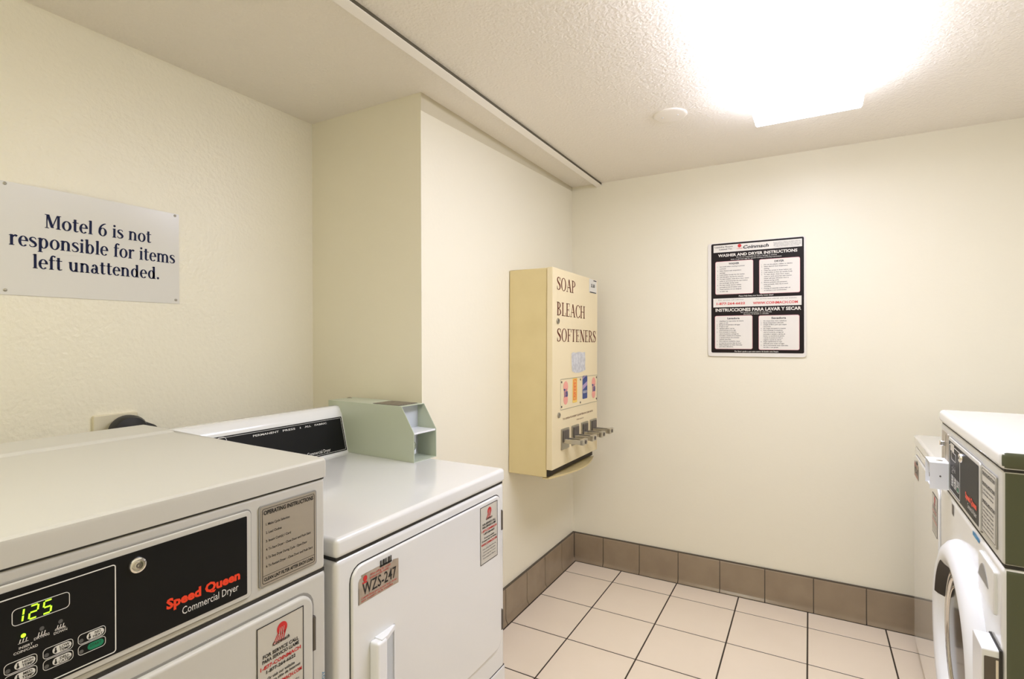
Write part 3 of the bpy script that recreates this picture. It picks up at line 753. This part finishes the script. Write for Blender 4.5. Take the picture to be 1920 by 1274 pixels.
    if kind == 'dryer':
        put_text(b, P, 'OPERATING INSTRUCTIONS', (pa0 + pa1) / 2, 1.0065, .0072, pw * .90, 'C', .03)
        L = ['1. Make Cycle Selection', '2. Load Clothes', '3. Insert Coin(s) / Card', '4. To Start Dryer - Close Door and Push Start', '5. To Stop Dryer During Cycle - Open Door', '6. To Restart Dryer - Close Door and Push Start']
        for k, s in enumerate(L): put_text(b, P, s, pa0 + .010, .9870 - .0150 * k, .0042, len(s) * .00215, bold=.015)
        flat_rect(b, P, pa0 + .004, pa1 - .004, .8975, .8982)
        put_text(b, P, 'CLEAN LINT FILTER AFTER EACH LOAD', (pa0 + pa1) / 2, .8885, .0058, pw * .90, 'C', .03)
    else:
        for zz in (1.012, .990, .952): put_text(b, P, 'OPERATING INSTRUCTIONS', (pa0 + pa1) / 2, zz - .008, .0075, pw * .86, 'C', .03)
        L = ['1. Load clothes into drum', '2. Add detergent to dispenser', '3. Select wash cycle', '4. Insert coins or card', '5. Press start button', 'Do not overload the washer']
        for k, s in enumerate(L): put_text(b, P, s, pa0 + .008, .935 - .0085 * k, .0045, pw * .8, bold=.01)
        for k in range(2): put_text(b, P, L[k], pa0 + .008, .972 - .0085 * k, .0045, pw * .8, bold=.01)
    ink('plate_lettering', b, 'black_ink', ip, fine=True)
    # coin plate at the left end
    b = BM(); rplate(b, F, .036, .128, .8790, 1.0270, .008, -.0015, .0016, .001, 2); cpl = obj('coin_plate', b, 'plate', root, 'steel coin plate')
    b = BM(); rbox(b, .0016, .016, .0935, .1055, .988 + dz, 1.002 + dz, .002, 1); rbox(b, .0016, .004, .098, .101, .93 + dz, 1.02 + dz); obj('coin_return_knob', b, 'chrome', cpl)
    return F

def coin_meter(root, y0, y1, z0, z1, dep):
    """folded sheet metal coin slide housing with an open front"""
    t = .0022
    b = BM()
    rbox(b, .0015, dep, y0, y0 + t, z0, z1); rbox(b, .0015, dep, y1 - t, y1, z0, z1)
    rbox(b, .0015, dep, y0 + t, y1 - t, z1 - t, z1); rbox(b, .0015, dep * .9, y0 + t, y1 - t, z0, z0 + t)
    h = obj('coin_meter_housing', b, 'bright', root, smooth=False, wn=False, label='white coin meter housing')
    obj('coin_meter_face', box(.0015, dep - .022, y0 + t, y1 - t, z0 + t, z1 - t), 'greyplastic', h, smooth=False, wn=False)
    b = BM(); rbox(b, dep - .022, dep - .006, (y0 + y1) / 2 - .02, (y0 + y1) / 2 + .02, z0 + .02, z0 + .034, .002, 1); obj('coin_slide', b, 'hinge', h)
    b = BM(); lathe(b, [(.0025, 0), (.0020, .0012), (.0005, .0014)], lambda a, c, d: Vector((dep * .5 + a, y1 + d, (z0 + z1) / 2 + c)), 8); obj('screw', b, 'hinge', h)
    b = BM(); lathe(b, [(.008, 0), (.008, .0015), (.0055, .0018), (.0055, .0003), (.0005, .0003)], lambda a, c, d: Vector((dep * .45 + a, (y0 + y1) / 2 + .01 + c, z1 + d)), 14); obj('lock', b, 'chrome', h)

# ---- tall dryer in front, with the lit display
W1_, D1_ = .6875, .70
d1 = thing('tall_dryer', 'tall white commercial dryer with black control panel and green display, nearest the camera', 'dryer', (-.847, .0485, 0))
dryer_cabinet(d1, W1_, D1_, .03, .8575, 'plastic', .010); feet(d1, W1_, D1_)
obj('upper_shell', box(-D1_ + .002, -.09, .003, W1_ - .003, .856, 1.045), 'plastic', d1, smooth=False, wn=False)
front_controls(d1, W1_, 0, 'dryer')
# lid: flat top with a shallow crease towards the back
pr = [(-.004, 1.0432), (.0015, 1.0440), (.0020, 1.072), (.0010, 1.0775), (-.003, 1.0805), (-.009, 1.0820), (-.547, 1.0865), (-.555, 1.0920), (-.561, 1.0935), (-.690, 1.0945), (-.698, 1.091), (-.700, 1.084), (-.700, 1.0432)]
b = BM(); loft(b, [[(p[0], 0, p[1]) for p in pr], [(p[0], W1_ - .001, p[1]) for p in pr]])
es = [e for e in b.edges if abs(e.verts[0].co.y - e.verts[1].co.y) < 1e-6 and (e.verts[0].co.z > 1.05 or e.verts[1].co.z > 1.05)]
bmesh.ops.bevel(b, geom=es, offset=.0035, segments=2, profile=.5, affect='EDGES')
obj('lid', b, 'plastic', d1, ang=16)
obj('lid_seam', box(-D1_ + .01, -.003, .003, W1_ - .004, 1.040, 1.045), 'seam', d1, smooth=False, wn=False)
obj('fascia_seam', box(-D1_ + .01, -.0035, .003, W1_ - .003, .855, .8615), 'seam', d1, smooth=False, wn=False)
b = BM(); rplate(b, FRONT, .0325, .6555, .296, .8345, .034, -.004, .0006, .0005, 1); obj('door_gap', b, 'greyseam', d1)
b = BM(); rplate(b, FRONT, .0365, .6490, .300, .8300, .030, 0, .0085, .006, 4, 8); dd = obj('door', b, 'plastic', d1)
hinges(d1, .6515, [(.7126, .780), (.35, .415)])
Fdoor = lambda y, z, x=0: Vector((.0085 + x, y, z))
service_sticker(d1, Fdoor, .527, .6245, .640, .8145)
b = BM()
put_text(b, lambda y, z, x=0: Vector((.0006 + x, .6805 - (z - .64), .60 + (y - .60))), 'ENERGY', .612, .640, .006, .045, bold=.01)
ink('blue_mark', b, 'blue_ink', d1, 'small blue print')
def pull_handle(root, y0, y1, z0, z1, x0):
    b = BM()
    rbox(b, x0 - .002, x0 + .025, y0, y0 + .032, z0, z1 - .002, .006, 3)
    for (za, zb, sl) in ((z1 - .010, z1, 0), (z0, z0 + .010, 0)):
        P = [(x0 - .001, y0 + .016), (x0 - .001, y1), (x0 + .004, y1), (x0 + .020, y0 + .036), (x0 + .022, y0 + .016)]
        loft(b, [[(p[0], p[1], za) for p in P], [(p[0], p[1], zb) for p in P]])
    rbox(b, x0 - .001, x0 + .004, y1 - .003, y1 + .001, z0, z1, .001, 1)
    h = obj('door_handle', b, 'bright', root, label='white moulded pull handle')
    obj('handle_pocket', box(x0 - .001, x0 + .0008, y0 + .030, y1 - .002, z0 + .008, z1 - .008), 'greyplastic', h, smooth=False, wn=False)
pull_handle(d1, .075, .153, .46, .62, .0085)

# ---- lower dryers with a swing door (one on the left, a plain-topped one on the right)
def low_dryer(name, label, loc, rz, m, console, sticker_dz=0, W=.683, D=.70):
    r = thing(name, label, 'dryer', loc, rz, None)
    dryer_cabinet(r, W, D, .03, .862, m, .012); feet(r, W, D)
    b = BM(); rbox(b, -D, .003, -.001, W + .002, .8655, .908, .011, 4); obj('top', b, m, r)
    zd = .3560 if console else .07
    obj('top_seam', box(-D + .01, -.004, .004, W - .004, .860, .867), 'seam', r, smooth=False, wn=False)
    b = BM(); rplate(b, FRONT, .0365, .6605, zd - .0025, .8365, .034, -.004, .0005, .0004, 1); obj('door_gap', b, 'seam' if console else 'greyseam', r)
    b = BM(); rplate(b, FRONT, .0395, .6570, zd, .8335, .031, 0, .0060, .0045, 3, 8); dr = obj('door', b, m, r)
    if console: obj('toe_seam', box(-.02, .0004, .004, W - .004, .2845, .2875), 'seam', r, smooth=False, wn=False)
    if console: obj('toe_panel', box(-.02, .003, .002, W - .002, .05, .2840, .003, 2), m, r)
    if console: hinges(r, .6595, [(.719, .781), (.406, .470)])
    Fdo = lambda y, z, x=0: Vector((.0060 + x, y, z))
    service_sticker(r, Fdo, *((.534, .6305, .652, .8220) if console else (.540, .640, .670, .800)))
    if console: pull_handle(r, .0885, .1665, .500, .658, .0060)
    # machine number sticker
    b = BM(); flat_poly(b, Fdo, [(.0565, .7490), (.1820, .7490), (.1820, .8060), (.1640, .8090), (.1600, .8040), (.1500, .8065), (.1215, .8070), (.1210, .8110), (.0640, .8110), (.0660, .8060), (.0600, .8040), (.0565, .7980)], .0006)
    st = ink('number_sticker', b, 'tan_sticker', r, 'tan machine number sticker with torn edges')
    b = BM(); put_text(b, Fdo, 'WZS-247', .0675, .7660, .0245, .1060, bold=.006, d=.0012)
    for k, wdt in enumerate((.003, .0015, .004, .002, .003, .0012, .0035, .002, .003)): flat_rect(b, Fdo, .1215 + .0042 * k, .1215 + .0042 * k + wdt, .8085, .8215, .0012)
    flat_rect(b, Fdo, .1205, .1590, .8065, .8105, .0012); flat_rect(b, Fdo, .0565, .0572, .7490, .7850, .0012)
    ink('number_lettering', b, 'black_ink', st, fine=True)
    b = BM()
    put_text(b, Fdo, 'When calling for service', .0900, .8000, .0050, .064, d=.0012); put_text(b, Fdo, 'please give this number', .0900, .7935, .0050, .060, d=.0012)
    put_text(b, Fdo, 'Cuando llame para servicio favor de dar', .0640, .7585, .0045, .112, d=.0012); put_text(b, Fdo, 'este numero de la maquina', .0640, .7525, .0045, .098, d=.0012)
    flat_disc(b, Fdo, .0755, .8005, .0060, .0065, .0012, 12); flat_rect(b, Fdo, .067, .081, .7905, .7935, .0012)
    ink('red_lettering', b, 'red_ink', st, fine=True)
    if console:
        # sloped console along the back of the top
        pr = [(-.6135, .9083), (-.6165, .9125), (-.6485, 1.0400), (-.6500, 1.0480), (-.6540, 1.0520), (-.6590, 1.0640), (-.6660, 1.0720), (-.6760, 1.0740), (-.695, 1.0740), (-.699, 1.070), (-.699, .9083)]
        b = BM(); yy0, yy1 = .002, .6205
        loft(b, [[(p[0], yy0, p[1]) for p in pr], [(p[0], yy1, p[1]) for p in pr]])
        es = [e for e in b.edges if abs(e.verts[0].co.y - e.verts[1].co.y) < 1e-6]
        bmesh.ops.bevel(b, geom=es, offset=.0028, segments=2, profile=.5, affect='EDGES')
        obj('console', b, m, r, ang=50)
        A = Vector((-.6165, 0, .9125)); B = Vector((-.6485, 0, 1.0400)); v = (B - A).normalized(); L = (B - A).length
        C = frame((A.x, 0, A.z), (0, 1, 0), v)
        b = BM(); rplate(b, C, .030, .6080, .004, L - .004, .003, 0, .0012); cp = obj('console_panel', b, 'black', r, 'black console overlay', smooth=False, wn=False)
        C2 = lambda a, c, d=0: C(a, c, .0012 + d)
        b = BM(); rim(b, C2, .034, .6035, .008, L - .008, .002, .0010, .0001, .0005)
        put_text(b, C2, 'PERMANENT', .255, L - .0215, .0058, .090, bold=.01); put_text(b, C2, 'PRESS', .360, L - .0215, .0058, .047, bold=.01)
        put_text(b, C2, '&', .425, L - .0215, .0058); put_text(b, C2, 'ALL', .445, L - .0215, .0058, .026, bold=.01); put_text(b, C2, 'FABRIC', .486, L - .0215, .0058, .052, bold=.01)
        put_text(b, C2, 'Commercial Dryer', .437, .0135, .0110, .098)
        rim(b, C2, .14, .172, L - .03, L - .006, .012, .0010, .0001, .0005)
        ink('console_print', b, 'white_ink', cp, fine=True)
        # coin box on the right of the top
        cb = bpy.data.objects.new('coin_box', None); link(cb, r); cb.location = (-.292, .6300, .9083); cb.rotation_euler = (0, 0, math.radians(-3.0))
        cb.empty_display_size = .05
        cw = .113; t = .002; top = .183
        side = [(0, 0), (0, .098), (-.056, top), (-.430, top), (-.430, 0)]
        b = BM()
        for y in (-.035, -.035 + cw - t):
            loft(b, [[(p[0], y, p[1]) for p in side], [(p[0], y + t, p[1]) for p in side]])
        y0, y1 = -.035 + t, -.035 + cw - t
        rbox(b, -.430, -.056, y0, y1, top - t, top); rbox(b, -.430, -.001, y0, y1, 0, t); rbox(b, -.430, -.430 + t, y0, y1, t, top - t)
        obj('coin_box_shell', b, 'boxpaint', cb, smooth=False, wn=False, label='pale grey-green sheet metal coin box')
        obj('coin_box_shelf', box(-.085, -.003, y0, y1, .092, .098), 'bright', cb, smooth=False, wn=False)
        obj('coin_box_face', box(-.090, -.085, y0, y1, t, top - t), 'greyplastic', cb, smooth=False, wn=False)
        obj('coin_slide_slot', box(-.086, -.0835, y0 + .006, y0 + .010, .105, top - .012), 'hinge', cb, smooth=False, wn=False)
        b = BM(); lathe(b, [(.017, 0), (.017, .004), (.012, .006), (.010, .003), (.004, .003), (.004, .006), (.0005, .006)], lambda a, c, d: Vector((-.085 + .046 + d, y0 + .030 + a, .046 + c)), 22); obj('coin_lock', b, 'chrome', cb)
        b = BM(); rplate(b, lambda a, c, d: Vector((-.085 + d, y0 + a, c)), .008, .052, .016, .084, .003, .001, .046, .002); obj('lock_mount', b, 'greyplastic', cb)
        b = BM(); rplate(b, lambda a, c, d: Vector((a, y0 + c, top + d)), -.205, -.075, .008, cw - .014, .003, 0, .0012); gr = obj('vent_grille', b, 'hinge', cb, smooth=False, wn=False, label='dark vent on the coin box top')
        b = BM()
        for k in range(7): rbox(b, -.200, -.080, y0 + .014 + .013 * k, y0 + .018 + .013 * k, top + .0012, top + .0022)
        obj('vent_bars', b, 'plate', gr, smooth=False, wn=False)
        b = BM(); lathe(b, [(.010, 0), (.010, .003), (.007, .004), (.007, .001), (.0005, .001)], lambda a, c, d: Vector((-.405 + a, y0 + .075 + c, top + d)), 16); obj('top_lock', b, 'chrome', cb)
    return r
d2 = low_dryer('coin_dryer', 'low white dryer with sloped black console and coin box, beside the tall dryer', (-.847, .759, 0), 0, 'enamel', True)
far = low_dryer('plain_top_dryer', 'low glossy white dryer with a plain top behind the front-loading washer', (.386, 2.778, 0), math.radians(180 - 2.2), 'enamel_gloss', False)

# ---- front-loading washer on the right
DZ = .021
wa = thing('front_load_washer', 'white front-loading washer with round porthole door and black control panel on the right', 'washer', (.343, 2.017, 0), math.radians(180 - 1.94))
WW = .6794
dryer_cabinet(wa, WW, D1_, .03, .8785, 'enamel', .013); feet(wa, WW, D1_)
obj('upper_shell', box(-D1_ + .002, -.07, .003, WW - .003, .877, 1.066, .004, 1), 'enamel', wa)
front_controls(wa, WW, DZ, 'washer')
b = BM(); rbox(b, -D1_, .004, -.002, WW + .003, 1.0650, 1.1020, .012, 4); obj('lid', b, 'enamel', wa)
obj('lid_seam', box(-D1_ + .01, -.004, .004, WW - .004, 1.061, 1.066), 'seam', wa, smooth=False, wn=False)
obj('fascia_seam', box(-D1_ + .01, -.0045, .004, WW - .004, .876, .8825), 'seam', wa, smooth=False, wn=False)
M['side_shade'] = mat('painted_side_shade', (.095, .105, .058, 1), .42)
for o_ in list(wa.children):        # shade on the white side faces, painted in as dark grey-green
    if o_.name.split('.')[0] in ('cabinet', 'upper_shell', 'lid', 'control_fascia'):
        o_.data.materials.append(M['side_shade'])
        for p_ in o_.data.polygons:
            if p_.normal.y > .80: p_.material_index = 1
coin_meter(wa, .078, .1645, .897 , .970, .046)
# porthole door: one turned ring, dark glass bowl, trim rings
cy, cz = .340, .545
Fw = lambda a, c, d: Vector((d, cy + a, cz + c))
b = BM(); lathe(b, [(.262, -.004), (.262, .006), (.256, .018), (.243, .029), (.224, .035), (.208, .033), (.198, .026), (.188, .012)], Fw, 72, caps=(False, False))
ring = obj('door_ring', b, 'bright', wa, label='thick white porthole ring', wn=False, ang=60)
b = BM(); lathe(b, [(.1885, .0125), (.181, .009), (.177, .0125), (.169, .0125), (.165, .008)], Fw, 64, caps=(False, False)); obj('chrome_trim', b, 'chrome', ring, wn=False, ang=60)
b = BM(); lathe(b, [(.167, .008), (.14, .0105), (.10, .0125), (.001, .0135)], Fw, 56, caps=(False, True)); gl = obj('door_glass', b, 'glass', ring, wn=False, ang=60)
b = BM(); lathe(b, [(.152, .0098), (.150, .0115), (.144, .0118), (.142, .0103)], Fw, 64, caps=(False, False)); obj('inner_trim', b, 'chrome', ring, wn=False, ang=60)
b = BM(); lathe(b, [(.2075, .0335), (.1975, .0265), (.1875, .0128)], Fw, 14, 118, 163); obj('pull_recess_shade', b, 'dark_in', ring, wn=False, label='dark patch painted as the shade of a finger recess in the ring')  # recess has no depth; its shade is a dark patch on the ring
# detergent drawer at the upper right with a scooped grip
b = BM(); rplate(b, FRONT, .515, .6450, .768, .8560, .006, 0, .0060, .003, 2); dw = obj('detergent_drawer', b, 'enamel', wa)
b = BM(); prism(b, [(.518 + .088 * t / 12, .805 + .036 * math.sin(math.pi * t / 12)) for t in range(13)], lambda a, c, d: Vector((.0061 + d, a, c)), 0, .0008); obj('drawer_grip', b, 'greyseam', dw, smooth=False, wn=False)
# latch block with dark chrome side, lower right of the door
b = BM(); rplate(b, FRONT, .598, .676, .44, .714, .004, 0, .0300, .003, 2); lb = obj('latch_block', b, 'bright', wa)
b = BM(); rplate(b, lambda a, c, d: Vector((a, .676 + d, c)), .003, .026, .445, .700, .002, 0, .0010); obj('latch_plate', b, 'hinge', lb, smooth=False, wn=False)
b = BM(); rplate(b, lambda a, c, d: Vector((a, .677 + d, c)), .005, .009, .450, .696, .001, 0, .0008); obj('latch_strip', b, 'chrome', lb, smooth=False, wn=False)
obj('latch_gap', box(-.001, .004, .597, .6772, .438, .7155), 'seam', lb, smooth=False, wn=False)
b = BM(); flat_rect(b, FRONT, .180, .206, .838, .866, .0006); ink('small_label', b, 'hinge', wa)
b = BM(); flat_rect(b, FRONT, .432, .497, .862, .872, .0006); ink('blue_label', b, 'blue_ink', wa)
